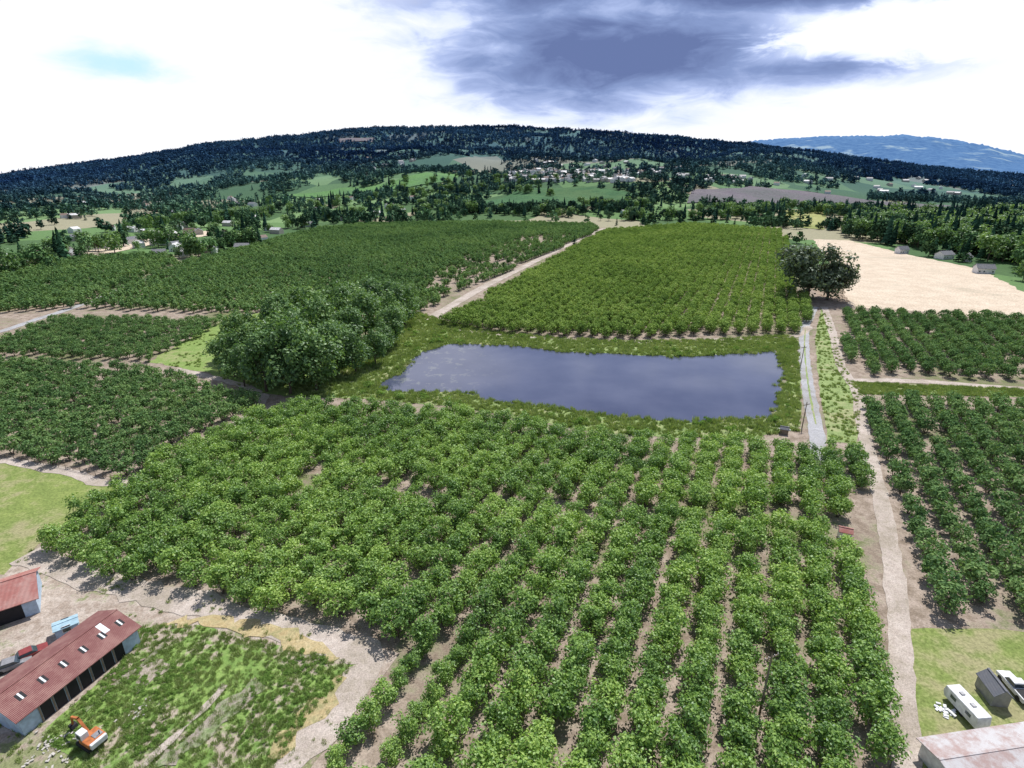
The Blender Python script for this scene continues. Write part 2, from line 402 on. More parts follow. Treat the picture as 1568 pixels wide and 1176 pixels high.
M_grav=groundmat('gravel',(0.36,0.36,0.38),(0.46,0.46,0.49),(0.30,0.29,0.28),sc=(0.1,0.8,6))
M_dry=groundmat('dry_grass',(0.42,0.33,0.18),(0.52,0.43,0.26),(0.3,0.28,0.14),sc=(0.1,0.8,4))
M_brown=groundmat('ploughed_field',(0.15,0.135,0.16),(0.19,0.17,0.19),(0.13,0.135,0.14),sc=(0.005,0.03,0.3))
M_green=groundmat('green_crop',(0.12,0.25,0.09),(0.16,0.30,0.11),(0.10,0.2,0.09),sc=(0.005,0.03,0.3))
M_dgreen=groundmat('dark_crop',(0.05,0.12,0.055),(0.07,0.16,0.07),(0.08,0.15,0.065),sc=(0.005,0.03,0.3))
sheet('orchard_floor',GP([(-400,520),(130,465),(500,352),(900,348),(1060,350),(1200,360),(1215,430),(1280,465),(1568,478),(1900,500),(1900,1300),(1400,1500),(300,1500),(470,1190),(600,1000),(40,850),(180,745),(-400,640)]),0.02,M_soil,8,2)
for nm,P,z,mt,a in [('field_grass',fieldK,0.05,M_field,1),('farmyard_dirt',yard,0.06,M_yard,1),('weed_patch',weeds,0.09,M_weed,1),('stubble_field',wheat,0.05,M_wheat,2),
    ('meadow',lawn,0.06,M_lawn,2),('pond_bank_grass',bank,0.08,M_bank,1.5),('lawn',lawnP,0.06,M_field,0.6),('drainage_verge',lawnP2,0.07,M_bank,0.6),('road_verge',verge,0.05,M_bank,0.5)]:
    sheet(nm,P,z,mt,2.5,a)
def far(nm,L,mt,z=1.5): sheet(nm,GP(L),z,mt,25,4,0.02,grid=35)
far('green_field',[(425,300),(520,290),(600,280),(640,268),(705,266),(700,279),(620,290),(540,299)],M_green)
far('crop_field',[(712,320),(790,292),(890,286),(985,300),(900,318)],M_dgreen)
far('ploughed_field',[(1060,292),(1150,286),(1280,300),(1568,322),(1568,332),(1250,318),(1050,313)],M_brown)
far('vineyard_field',[(1195,322),(1265,324),(1262,352),(1215,348)],groundmat('vineyard',(0.3,0.33,0.12),(0.4,0.38,0.18),(0.25,0.28,0.1),sc=(0.01,0.2,1)),0.3)
far('hill_clearing',[(515,214),(575,212),(570,219),(520,220)],M_brown,3)
far('valley_field',[(0,412),(90,392),(230,362),(330,352),(325,360),(240,374),(80,408)],M_wheat,0.3)
# water
m,t,b=newmat('pond_water')
g=t.new('ShaderNodeNewGeometry').outputs['Position']
n=t.noise(g,0.05,4); al=t.noise(g,0.22,6,0.7); lg=t.noise(g,0.02,2)
sxp=t.new('ShaderNodeSeparateXYZ'); t.link(g,sxp.inputs[0])
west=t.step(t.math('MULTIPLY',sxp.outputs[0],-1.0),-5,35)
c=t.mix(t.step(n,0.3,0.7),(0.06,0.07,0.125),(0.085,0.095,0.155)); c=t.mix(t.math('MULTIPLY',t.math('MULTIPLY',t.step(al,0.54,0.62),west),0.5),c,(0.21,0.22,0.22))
t.link(c,b.inputs['Base Color']); b.inputs['Roughness'].default_value=0.05; b.inputs['IOR'].default_value=1.45
bp=t.new('ShaderNodeBump'); bp.inputs['Strength'].default_value=0.05; bp.inputs['Distance'].default_value=0.1
t.link(t.noise(g,1.8,3),bp.inputs['Height']); t.link(bp.outputs[0],b.inputs['Normal'])
sheet('muddy_shore',[(x*1.0,y) for x,y in rough(pond,1.5,2.8,0.13)],0.11,groundmat('wet_mud',(0.22,0.19,0.14),(0.3,0.27,0.2),(0.16,0.2,0.09),sc=(.1,.8,4)),3,1.0,0.5)
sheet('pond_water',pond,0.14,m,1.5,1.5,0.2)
# roads
strip('gravel_road',GP([(1246,470),(1240,485),(1233,500),(1231,530),(1234,570),(1240,610),(1248,650),(1254,690),(1258,712)]),4.0,0.12,M_grav)
strip('road_crown_grass',GP([(1233,505),(1232,530),(1235,570),(1241,610),(1249,650)]),0.5,0.15,M_bank,amp=.3)
strip('dirt_road',GP([(1262,470),(1275,510),(1288,560),(1312,600),(1318,640),(1332,700),(1350,770),(1366,860),(1376,950),(1382,1060),(1386,1176),(1388,1400)]),3.4,0.13,M_dirt)
strip('farm_track',GP([(925,350),(880,370),(800,410),(740,440),(680,475),(655,490)]),6,0.12,M_dirt)
strip('pond_track',GP([(672,503),(800,515),(960,524),(1100,520),(1215,515),(1240,500)]),3.0,0.13,M_dirt,amp=1.2)
strip('orchard_track',GP([(1300,583),(1400,584),(1568,596),(1750,605)]),4,0.115,M_dirt)
strip('yard_track',GP([(40,850),(140,885),(300,925),(430,960),(560,1000),(560,1030),(500,1110),(440,1176),(380,1280)]),5,0.13,M_dirt,amp=1.6)
strip('side_road',GP([(-60,520),(0,508),(60,488),(110,472),(190,442),(275,405)]),4.5,0.12,M_grav)
strip('boundary_track',GP([(0,705),(100,722),(185,740),(290,690),(400,618),(370,590),(270,566)]),3,0.10,M_dirt,amp=1.0)
sheet('dry_grass_strip',GP([(250,950),(330,940),(430,965),(500,990),(520,1010),(470,1000),(380,975),(300,958)]),0.16,M_dry,1.0,2.0,0.4)
sheet('dry_grass_strip',GP([(540,1025),(520,1075),(470,1120),(420,1176),(400,1176),(440,1110),(500,1060)]),0.16,M_dry,1.0,2.0,0.4)
# ---------- vegetation prototypes ----------
def hazelset(tag,mat,nleaf,ls,n=5,rx=3.1):
    return coll(tag,[tree(tag+'_%d'%i,40+i,5.5,rx*(0.94+0.04*i),2.8+0.08*i,2.6+0.1*(i%3),14,nleaf,ls,mat,0.12,3,0.44) for i in range(n)])
g_near=hazelset('hazel',HAZ,1450,0.37,6,3.0)
g_mid=hazelset('hazel_mid',HAZY,460,0.6,5,3.0)
g_dark=hazelset('hazel_dark',HAZD,520,0.55,5,2.9)
g_farT=hazelset('hazel_far',HAZD,170,0.95,5,2.8)
g_grass=coll('grass',[grassclump('grass_%d'%i,i,45,0.75,0.6,GRS) for i in range(4)])
weedm=leafmat('weed_leaves',(0.12,0.21,0.05),(0.21,0.35,0.09),(0.36,0.48,0.16),0.1,gloss=0)
g_weed=coll('weed',[tree('weed_%d'%i,200+i,0.8,0.7,0.35,0.4,6,150,0.16,weedm,0.02,1,0.5) for i in range(3)])
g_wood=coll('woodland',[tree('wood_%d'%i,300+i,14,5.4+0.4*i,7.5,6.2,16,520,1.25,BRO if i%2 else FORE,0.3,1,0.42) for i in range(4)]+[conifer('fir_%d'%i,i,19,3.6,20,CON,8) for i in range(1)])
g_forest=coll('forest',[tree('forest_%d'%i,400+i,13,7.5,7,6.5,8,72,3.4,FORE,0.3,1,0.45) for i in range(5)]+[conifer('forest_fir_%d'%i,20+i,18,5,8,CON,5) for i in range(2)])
# orchards
scatter('hazel_orchard',rows(fore,5.65,4.1,jit=0.28,miss=0.012,holes=[hole_shed,alley,young],seed=3),g_near,0.88,1.12,1)
scatter('hazel_orchard',rows(fore,5.65,3.3,jit=0.25,miss=0.04,only=young,seed=3),g_near,0.55,0.76,31)
scatter('hazel_orchard',rows(mid,5.9,4.4,jit=0.28,seed=4),g_mid,0.92,1.12,2)
scatter('hazel_orchard',rows(leftA,5.6,4.1,jit=0.28,seed=5),g_dark,0.78,0.98,3)
scatter('hazel_orchard',rows(leftB,5.6,4.1,jit=0.28,seed=6),g_dark,0.7,0.9,4)
scatter('hazel_orchard',rows(upL,7.0,4.6,jit=0.2,miss=0.03,holes=[sparse],seed=7)+rows(upL,7.0,4.6,jit=0.35,miss=0.5,only=sparse,seed=7),g_farT,0.85,1.1,5)
scatter('hazel_orchard',rows(upL2,7.0,4.6,jit=0.2,miss=0.03,seed=8),g_farT,0.85,1.1,6)
scatter('hazel_orchard',rows(rE,6.1,4.6,jit=0.35,miss=0.06,seed=9),g_dark,0.8,1.05,7)
scatter('hazel_orchard',rows(rF,6.1,4.5,jit=0.35,miss=0.05,seed=10),g_dark,0.82,1.06,8)
# grasses
scatter('pond_bank_tall_grass',rnd_in(bank,8000,11,[pond]),g_grass,0.6,1.7,9)
scatter('meadow_grass_tufts',rnd_in(verge,1200,12)+rnd_in(lawnP2,1500,13)+rnd_in(lawn,1500,14,nz=(0.1,0.0)),g_grass,0.4,1.2,10)
scatter('weed_patch_plants',rnd_in(weeds,1700,15,nz=(0.11,0.0)),g_weed,0.3,0.85,11)
scatter('farmyard_grass_tufts',rnd_in(weeds,3000,16)+rnd_in(yard,2500,17,nz=(0.12,0.12)),g_grass,0.3,0.8,12)
scatter('bank_shrubs',rnd_in(bank,120,18,[pond],nz=(0.05,0.0)),g_weed,1.5,3.0,19)
rd=[]
for (px,py) in rough(pond,0.9,1.5,0.2):
    if R.random()<.7: rd.append((px+R.gauss(0,.8),py+R.gauss(0,.8),0.1))
scatter('shore_reeds',rd,g_grass,0.8,1.8,23)
# grove by the pond
grove=[tree('grove_tree_mesh_%d'%i,500+i,16,6.4,8.0,7.4,26,3500,0.66,BRO,0.32,1,0.36) for i in range(4)]
k=0
for (u,v,s) in [(375,592,.8),(408,600,1.1),(445,604,1.2),(485,598,1.15),(350,565,.75),(400,570,1.0),(450,570,1.3),(505,578,1.05),(545,572,.85),(430,540,1.25),(490,545,1.2),(535,540,1.05),(575,560,.7),(470,520,1.15),(520,510,1.2),(560,520,1.15),(600,510,1.0),(570,495,1.15),(620,498,1.0),(600,530,.85),(390,545,.9),(465,585,.9),(425,585,.8),(520,560,.9),(585,540,.7),(372,548,.95),(360,578,.85),(545,495,1.1),(600,488,1.0),(630,485,.8)]:
    x,y=G(u,v); o=link('cottonwood_tree',grove[k%4],(x,y,0),rot=R.uniform(0,6)); q=s*1.3; o.scale=(q,q,q*R.uniform(.88,1.05)); k+=1
oakm=tree('oak_mesh',611,20,10.5,9.4,9.4,44,7000,0.8,OAK,0.6,1,0.32,bare=4)
x,y=G(1236,457); o=link('oak_tree',oakm,(x,y,0)); o.scale=(2.0,2.0,1.8)
x,y=G(1266,459); o=link('oak_tree',oakm,(x,y,0),rot=2); o.scale=(1.4,1.4,1.25)
# woodland & tree lines
W2=rnd_in(GP([(1285,352),(1340,345),(1568,350),(1800,365),(1800,440),(1568,432),(1530,405),(1440,385),(1390,382),(1300,366)]),1300,21)
scatter('woodland_trees',W2,g_wood,0.9,1.75,24)
W=[]
for L,n,j in [([(900,318),(940,322),(1000,318)],50,14),([(1085,326),(1130,330),(1190,326)],50,12),([(640,300),(760,290),(860,302)],60,16),([(280,395),(330,385),(400,375)],22,7),
            ([(60,405),(200,380),(480,345)],50,14),([(480,338),(700,325),(900,333)],110,14),([(200,360),(400,330),(560,310)],110,28),([(640,322),(720,318)],26,10),([(1200,318),(1300,335),(1568,345)],140,20),([(0,430),(60,410)],12,6),([(620,295),(720,282),(900,280)],90,40),([(800,322),(860,326)],14,8),([(920,338),(1200,340)],70,9)]:
    P=GP(L)
    for i in range(n):
        f=R.uniform(0,len(P)-1.001); a=P[int(f)];bb=P[int(f)+1]; q=f-int(f)
        x=a[0]+(bb[0]-a[0])*q+R.gauss(0,j); y=a[1]+(bb[1]-a[1])*q+R.gauss(0,j); W.append((x,y,H(x,y)))
scatter('woodland_trees',W,g_wood,0.65,1.45,20)
# valley scattered trees + forest
Fp=[];clear=[GP([(425,300),(520,290),(600,280),(640,268),(705,266),(700,279),(620,290),(540,299)]),GP([(712,320),(790,292),(890,286),(985,300),(900,318)]),GP([(1060,292),(1150,286),(1280,300),(1568,322),(1568,332),(1250,318),(1050,313)]),GP([(515,214),(575,212),(570,219),(520,220)]),wheat,upL,upL2,mid]
town=GP([(765,252),(980,252),(985,284),(765,286)])
X=[];Y=[]
for i in range(60000):
    r=math.sqrt(R.uniform(520**2,3400**2)); a=math.radians(R.uniform(-50,50)); X.append(r*math.sin(a));Y.append(r*math.cos(a))
X=np.array(X);Y=np.array(Y);kk=np.ones(len(X),bool)
for c in clear: kk&=~inpoly(X,Y,c)
kk&=~(inpoly(X,Y,town)&(NR.rand(len(X))<0.68))
for x,y in zip(X[kk],Y[kk]):
    r=math.hypot(x,y); nz=noise.noise(Vector((x/130,y/130,0)))+0.5*noise.noise(Vector((x/420,y/420,4)))
    th=0.35 if r<800 else (0.15 if r<1100 else (0.05 if r<1500 else (-0.12 if r<2100 else -0.30)))
    if r>2500: th=-0.45
    if nz>th or (r<1500 and R.random()<0.08): Fp.append((x,y,H(x,y)-0.5))
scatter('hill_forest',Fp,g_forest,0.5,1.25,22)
# ---------- buildings ----------
def box(V,Fc,x0,x1,y0,y1,z0,z1):
    b=len(V); V+=[(x0,y0,z0),(x1,y0,z0),(x1,y1,z0),(x0,y1,z0),(x0,y0,z1),(x1,y0,z1),(x1,y1,z1),(x0,y1,z1)]
    Fc+=[(b,b+3,b+2,b+1),(b+4,b+5,b+6,b+7),(b,b+1,b+5,b+4),(b+1,b+2,b+6,b+5),(b+2,b+3,b+7,b+6),(b+3,b,b+4,b+7)]
def part(name,boxes,mat,parent,bev=0):
    V=[];Fc=[]
    for q in boxes: box(V,Fc,*q)
    o=link(name,mkmesh(name,V,Fc,[mat]),parent=parent)
    if bev:
        m=o.modifiers.new('b','BEVEL'); m.width=bev; m.segments=2
    return o
def metalroof(name,col,col2,rib=0.5):
    m,t,b=newmat(name)
    tc=t.new('ShaderNodeTexCoord').outputs['Object']
    n=t.noise(tc,0.35,7,0.75); c=t.mix(t.step(n,0.4,0.62),col,col2)
    w=t.new('ShaderNodeTexWave',wave_type='BANDS',bands_direction='X'); w.inputs['Scale'].default_value=1.0/rib; t.link(tc,w.inputs['Vector'])
    c=t.mix(1,c,t.ramp(w.outputs['Fac'],[(0,(0.75,)*3),(0.3,(1.05,)*3)]),'MULTIPLY')
    t.link(c,b.inputs['Base Color']); b.inputs['Roughness'].default_value=0.6
    bp=t.new('ShaderNodeBump'); bp.inputs['Distance'].default_value=0.05; t.link(w.outputs['Fac'],bp.inputs['Height']); t.link(bp.outputs[0],b.inputs['Normal'])
    return m
RED=metalroof('red_metal_roof',(0.24,0.09,0.085),(0.34,0.17,0.15)); RUST=metalroof('rusty_roof',(0.62,0.6,0.62),(0.45,0.32,0.30)); REDB=metalroof('bright_red_roof',(0.42,0.15,0.13),(0.5,0.27,0.24))
GREYR=metalroof('grey_metal_roof',(0.16,0.17,0.2),(0.2,0.2,0.22)); WHR=metalroof('white_metal_roof',(0.75,0.75,0.78),(0.6,0.58,0.58))
BLUEW=plain('pale_blue_boards',(0.44,0.56,0.70)); WHITE=plain('white_paint',(0.72,0.73,0.75),0.5); DARK=plain('dark_opening',(0.02,0.02,0.025)); GLASS=plain('window_glass',(0.05,0.07,0.09),0.1,spec=0.8)
WOOD=plain('weathered_wood',(0.25,0.2,0.16),0.9); SKYL=plain('translucent_panel',(0.75,0.8,0.85),0.4); RUB=plain('rubber',(0.03,0.03,0.03),0.9); ORG=plain('orange_paint',(0.5,0.17,0.06),0.5,var=.3); REDP=plain('red_paint',(0.25,0.05,0.05),0.35)
BLU=plain('blue_tarp',(0.36,0.52,0.62),0.5); GREY=plain('grey_steel',(0.3,0.3,0.32),0.5,0.3)
def gable(name,loc,rot,L,Wd,eh,rh,wall,roof,ov=0.5,bays=0,win=2,skyl=0,door=True):
    e=bpy.data.objects.new(name,None); S.collection.objects.link(e); e.location=loc; e.rotation_euler=(0,0,rot)
    l,w=L/2,Wd/2
    V=[(-l,-w,0),(l,-w,0),(l,w,0),(-l,w,0),(-l,-w,eh),(l,-w,eh),(l,w,eh),(-l,w,eh),(-l,0,eh+rh-.02),(l,0,eh+rh-.02)]
    Fc=[(0,1,5,4),(1,2,6,9,5),(2,3,7,6),(3,0,4,8,7)]
    link('walls',mkmesh('walls',V,Fc,[wall]),parent=e)
    k=rh/w; V=[];Fc=[]
    for s in(-1,1):
        b=len(V)
        for z in(0.03,0.15):
            V+=[(-l-ov,s*(w+ov),eh-k*ov+z),(l+ov,s*(w+ov),eh-k*ov+z),(l+ov,0,eh+rh+z),(-l-ov,0,eh+rh+z)]
        Fc+=[(b,b+1,b+2,b+3),(b+4,b+5,b+6,b+7),(b,b+1,b+5,b+4),(b+1,b+2,b+6,b+5),(b+3,b,b+4,b+7)]
    link('roof',mkmesh('roof',V,Fc,[roof]),parent=e)
    part('ridge_cap',[(-l-ov,l+ov,-.15,.15,eh+rh+.12,eh+rh+.2)],roof,e)
    if bays:
        bx=[];ps=[]
        bw=L*0.72/bays
        for i in range(bays):
            x0=-l+L*0.14+i*bw; bx.append((x0+.2,x0+bw-.2,-w-.04,-w+.3,0.05,eh-0.5)); ps.append((x0-.1,x0+.1,-w-.14,-w-.05,0,eh-.3))
        part('open_bays',bx,DARK,e); part('posts',ps,WOOD,e)
    if win:
        bx=[];fr=[]
        for i in range(win):
            x=-l+L*(i+.5)/win
            if door and i==win//2: continue
            fr.append((x-.6,x+.6,-w-.05,-w+.05,.95,2.15)); bx.append((x-.5,x+.5,-w-.08,-w+.05,1.05,2.05))
            bx.append((x-.5,x+.5,w-.05,w+.08,1.05,2.05))
        if fr: part('window_frames',fr,WHITE,e); part('windows',bx,GLASS,e)
    if door: part('door',[(l-.05,l+.06,-.6,.6,0,2.1)],WOOD,e)
    if skyl:
        V=[];Fc=[];mi=[]
        zf=lambda y: eh+rh*(1-abs(y)/w)
        for i in range(skyl):
            x=-l+L*(i+.7)/skyl
            y0,y1=-w*0.62,-w*0.36
            for (xa,xb,zo,mm) in((x-.45,x+.45,.175,1),(x-.12,x+.12,.19,0)):
                b=len(V)
                V+=[(xa,y0,zf(y0)+zo),(xb,y0,zf(y0)+zo),(xb,y1,zf(y1)+zo),(xa,y1,zf(y1)+zo)]; Fc.append((b,b+1,b+2,b+3)); mi.append(mm)
        link('skylight_panels',mkmesh('skylight_panels',V,Fc,[SKYL,DARK],mi),parent=e)
        x=l*.62; V=[(x,-w*.5,zf(w*.5)+.18),(x+.8,-w*.5,zf(w*.5)+.18),(x+.8,-.25,zf(.25)+.18),(x,-.25,zf(.25)+.18)]
        link('white_roof_panel',mkmesh('white_roof_panel',V,[(0,1,2,3)],[SKYL]),parent=e)
    return e
def along(p,q,Wd,name,eh,rh,**kw):
    p=Vector(p);q=Vector(q); d=q-p; L=d.length; a=math.atan2(d.y,d.x); n=Vector((-d.y,d.x)).normalized()
    c=(p+q)/2+n*Wd/2
    return gable(name,(c.x,c.y,0),a,L,Wd,eh,rh,**kw)
along(G(38,1128),G(216,985),8.6,'long_barn',3.2,1.6,wall=BLUEW,roof=RED,bays=7,win=0,skyl=6)
along(G(-90,990),G(62,938),9.0,'red_roof_barn',3.2,2.0,wall=BLUEW,roof=REDB,bays=2,win=0,door=False)
x,y=G(105,968); gable('blue_roof_lean_to',(x,y,0),math.radians(40),3.0,2.2,1.8,.3,BLUEW,BLU,ov=.2,win=1,door=False)
x,y=G(1292,824); gable('pump_shed',(x,y,0),-ROW,2.2,2.0,1.9,.5,WHITE,REDB,ov=.2,win=1,door=True)
x,y=G(1200,664); gable('pump_house',(x,y,0),-ROW,2,1.6,1.6,.5,WOOD,GREYR,ov=.2,win=1)
x,y=G(1517,1066); gable('garden_shed',(x,y,0),math.radians(90-8),3.6,2.2,2.0,1.0,GREY,GREYR,ov=.2,win=1)
along(G(1462,1225),G(1700,1185),5.5,'white_outbuilding',2.6,0.5,wall=WHITE,roof=RUST,win=4)
for (u,v,r,L,Wd,a) in [(1445,396,.3,12,8,WHITE),(1505,418,-.2,11,7,WHITE),(1480,400,.8,8,6,WHITE),(1380,388,.2,9,6,WHITE),(470,347,.2,14,9,WHITE),(380,372,.5,12,8,WHITE),(372,383,.1,12,8,WHITE),(960,328,.2,18,10,BLUEW),(245,393,.4,10,7,WHITE),(520,338,0,12,8,WHITE)]:
    x,y=G(u,v); gable('farmhouse',(x,y,H(x,y)),r,L,Wd,3.8,2.6,a,R.choice([GREYR,WHR,RED,GREYR]),win=4)
# village
V=[];Fc=[];mi=[]
rm=[WHITE,GREYR,WHR,plain('brown_shingle',(0.2,0.14,0.12)),plain('beige_wall',(0.45,0.42,0.38))]
def hs(x,y,a,L,Wd):
    z=H(x,y); b=len(V); l,w=L/2,Wd/2; e=4.5;rh=7
    P=[(-l,-w,-2),(l,-w,-2),(l,w,-2),(-l,w,-2),(-l,-w,e),(l,-w,e),(l,w,e),(-l,w,e),(-l,0,rh),(l,0,rh)]
    ca,sa=math.cos(a),math.sin(a)
    V.extend([(x+px*ca-py*sa,y+px*sa+py*ca,z+pz) for px,py,pz in P])
    Fc.extend([(b,b+1,b+5,b+4),(b+1,b+2,b+6,b+9,b+5),(b+2,b+3,b+7,b+6),(b+3,b,b+4,b+8,b+7),(b+4,b+5,b+9,b+8),(b+6,b+7,b+8,b+9)])
    w0=R.choice([0,0,4]); r0=R.choice([1,2,1,3,2]); mi.extend([w0]*4+[r0]*2)
for (u0,u1,v0,v1,n) in [(770,970,262,279,170),(1080,1140,272,281,20),(980,1060,258,272,24),(100,430,335,392,46),(0,120,385,412,12),(820,1000,245,262,20),(1140,1568,262,300,40),(560,640,240,262,14),(100,400,290,330,16),(450,650,305,335,12)]:
    for i in range(n):
        x,y=G(R.uniform(u0,u1),R.uniform(v0,v1))
        if any(inpoly([x],[y],c)[0] for c in clear): continue
        k=1.0 if math.hypot(x,y)>900 else .72
        hs(x,y,R.uniform(0,3),R.uniform(10,20)*k,R.uniform(8,12)*k)
link('village_houses',mkmesh('village_houses',V,Fc,rm,mi))
# ---------- vehicles etc ----------
def empty(n,loc,rot,s=1):
    e=bpy.data.objects.new(n,None); S.collection.objects.link(e); e.location=loc; e.rotation_euler=(0,0,rot); e.scale=(s,)*3; return e
def wheels(e,xs,w,r=0.38):
    V=[];Fc=[]
    for x in xs:
        for s in(-1,1):
            tube(V,Fc,(x,s*(w-.22),r),(x,s*w,r),r,r,14); b=len(V)-28; Fc.append(tuple(range(b,b+14))); Fc.append(tuple(range(b+14,b+28)))
    link('wheels',mkmesh('wheels',V,Fc,[RUB]),parent=e)
def prism(name,prof,w,mat,parent,bev=0.06):
    n=len(prof); V=[(x,-w,z) for x,z in prof]+[(x,w,z) for x,z in prof]
    Fc=[tuple(range(n)),tuple(range(2*n-1,n-1,-1))]+[(i,i+n,(i+1)%n+n,(i+1)%n) for i in range(n)]
    o=link(name,mkmesh(name,V,Fc,[mat]),parent=parent)
    if bev: m=o.modifiers.new('b','BEVEL'); m.width=bev; m.segments=2
    return o
def car(name,u,v,rot,mat):
    x,y=G(u,v); e=empty(name,(x,y,.1),rot)
    prism('body',[(-2.2,.3),(2.2,.3),(2.25,.75),(1.2,.95),(-2.2,.98)],.88,mat,e)
    prism('cabin_glass',[(-1.7,.95),(1.0,.95),(.45,1.4),(-1.2,1.42)],.76,GLASS,e); prism('roof',[(-1.2,1.4),(.4,1.38),(.35,1.47),(-1.1,1.49)],.72,mat,e,.02)
    wheels(e,(-1.4,1.4),.9,.33)
def pickup(name,u,v,rot,mat):
    x,y=G(u,v); e=empty(name,(x,y,.1),rot)
    prism('body',[(-2.6,.45),(2.6,.45),(2.65,.95),(1.3,1.1),(-2.6,1.1)],.95,mat,e)
    prism('cab_glass',[(-.6,1.1),(1.3,1.1),(.7,1.7),(-.5,1.7)],.82,GLASS,e); prism('cab_roof',[(-.5,1.69),(.7,1.69),(.6,1.8),(-.4,1.8)],.8,mat,e,.02)
    part('load_bed',[(-2.5,-.75,-.78,.78,1.08,1.13)],DARK,e); wheels(e,(-1.7,1.7),.98,.4)
car('parked_car',48,1006,.8,REDP); car('parked_car',22,1022,.6,GREY)
pickup('pickup_truck',1553,1058,1.5,WHITE)
x,y=G(1476,1092); e=empty('camper_trailer',(x,y,.1),1.65,.85)
prism('body',[(-3.2,.5),(3.0,.5),(3.3,1.3),(3.1,2.6),(-3.1,2.65),(-3.3,1.2)],1.2,WHITE,e,.12)
part('windows',[(-2,-1,-1.23,1.23,1.4,2.0),(.8,1.9,-1.23,1.23,1.4,2.0)],GLASS,e); part('roof_vents',[(-1.2,-.5,-.3,.3,2.6,2.8),(1,1.6,-.3,.3,2.6,2.8)],GREY,e); part('hitch',[(3.2,4.2,-.06,.06,.5,.62)],GREY,e); wheels(e,(-.5,.5),1.15,.36)
x,y=G(142,1138); e=empty('excavator',(x,y,.1),2.7)
part('tracks',[(-1.5,1.5,-1.2,-.75,0,.7),(-1.5,1.5,.75,1.2,0,.7)],RUB,e,.2); part('turntable',[(-.7,.7,-.75,.75,.5,.85)],DARK,e)
part('house',[(-1.7,.5,-1.1,1.1,.85,1.6)],ORG,e,.1); part('counterweight',[(-2.1,-1.65,-1.0,1.0,.9,1.7)],WHITE,e,.1)
prism('cab',[(-.3,1.6),(1.1,.9),(1.2,1.6),(.9,2.5),(-.3,2.5)],.45,WHITE,e,.05).location=(0,.6,0)
part('cab_windows',[(-.1,.8,1.04,1.08,1.6,2.35),(-.1,.8,.12,.145,1.6,2.35)],GLASS,e)
part('exhaust_stack',[(-1.3,-1.2,-.6,-.5,1.6,2.2)],DARK,e); part('engine_grille',[(-1.5,-.7,-1.12,-1.08,1.0,1.45)],DARK,e); part('engine_cover',[(-1.4,-.5,-.9,.1,1.6,1.66)],GREY,e)
V=[];Fc=[]
tube(V,Fc,(.5,-.2,1.2),(2.2,-.2,2.9),.25,.22,4); tube(V,Fc,(2.2,-.2,2.9),(3.9,-.2,2.3),.22,.17,4); tube(V,Fc,(3.9,-.2,2.3),(4.4,-.2,.7),.18,.14,4)
link('boom_and_arm',mkmesh('boom',V,Fc,[ORG]),parent=e); prism('bucket',[(4.1,.7),(4.7,.8),(4.8,.3),(4.3,.05),(3.9,.3)],.4,DARK,e,.03).location=(0,-.2,0)
def pole(u,v,h=9,a=0.4):
    x,y=G(u,v); e=empty('utility_pole',(x,y,0),a); V=[];Fc=[]
    tube(V,Fc,(0,0,0),(0,0,h),.16,.11,8); link('pole',mkmesh('pole',V,Fc,[WOOD]),parent=e)
    part('crossarm',[(-1.2,1.2,-.06,.06,h-.9,h-.75)],WOOD,e); part('insulators',[(q-.05,q+.05,-.05,.05,h-.74,h-.55) for q in(-1.1,-.5,.5,1.1)],GREY,e)
pole(1162,1098,11.5); pole(1228,655,8); pole(1226,560,8)
def pile(name,u,v,mat,n,sp,sz):
    x,y=G(u,v); rs=random.Random(int(u)); V=[];Fc=[]
    for i in range(n):
        a,b_=rs.gauss(0,sp),rs.gauss(0,sp); s=rs.uniform(.4,1)*sz; ang=rs.uniform(0,3); k=len(V); z=rs.uniform(0,.4)
        box(V,Fc,-s,s,-s*rs.uniform(.3,.8),s*.5,0,s*rs.uniform(.3,.8))
        for j in range(k,len(V)):
            px,py,pz=V[j]; q=rs.uniform(.8,1.2); V[j]=(a+(px*math.cos(ang)-py*math.sin(ang))*q,b_+(px*math.sin(ang)+py*math.cos(ang))*q,pz+z*.5)
    link(name,mkmesh(name,V,Fc,[mat]),(x,y,.05))
CONC=plain('broken_concrete',(0.5,0.47,0.44),.9)
pile('rubble_pile',80,1150,CONC,60,1.6,.25); pile('rubble_pile',215,1085,CONC,25,1.0,.25); pile('scrap_pile',1447,1092,WHITE,26,.8,.35); pile('pipe_stack',1196,660,WHITE,14,1.0,.4); pile('scrap_pile',165,1045,WOOD,20,1.2,.3); pile('lumber_pile',45,1030,WOOD,25,1.5,.5); pile('scrap_pile',95,1000,GREY,14,1.2,.4); pile('rubble_pile',1215,656,CONC,12,.8,.3)
sheet('soil_mound',GP([(205,1055),(215,1025),(245,1008),(268,1018),(240,1040),(215,1062)]),0.2,M_dirt,.7,.8,.5)
MUD=groundmat('mud',(0.30,0.26,0.22),(0.40,0.35,0.31),(0.20,0.26,0.12),sc=(.2,.8,4))
sheet('bare_ground',GP([(330,1090),(360,1060),(400,1035),(405,1050),(370,1085),(330,1120),(270,1176),(230,1176)]),0.2,MUD,.7,1.3,.5)
strip('wheel_track',GP([(345,1050),(290,1110),(215,1180)]),.9,0.22,M_dirt,amp=.7)
strip('wheel_track',GP([(250,990),(190,1040),(130,1090)]),.8,0.22,MUD,amp=.9)
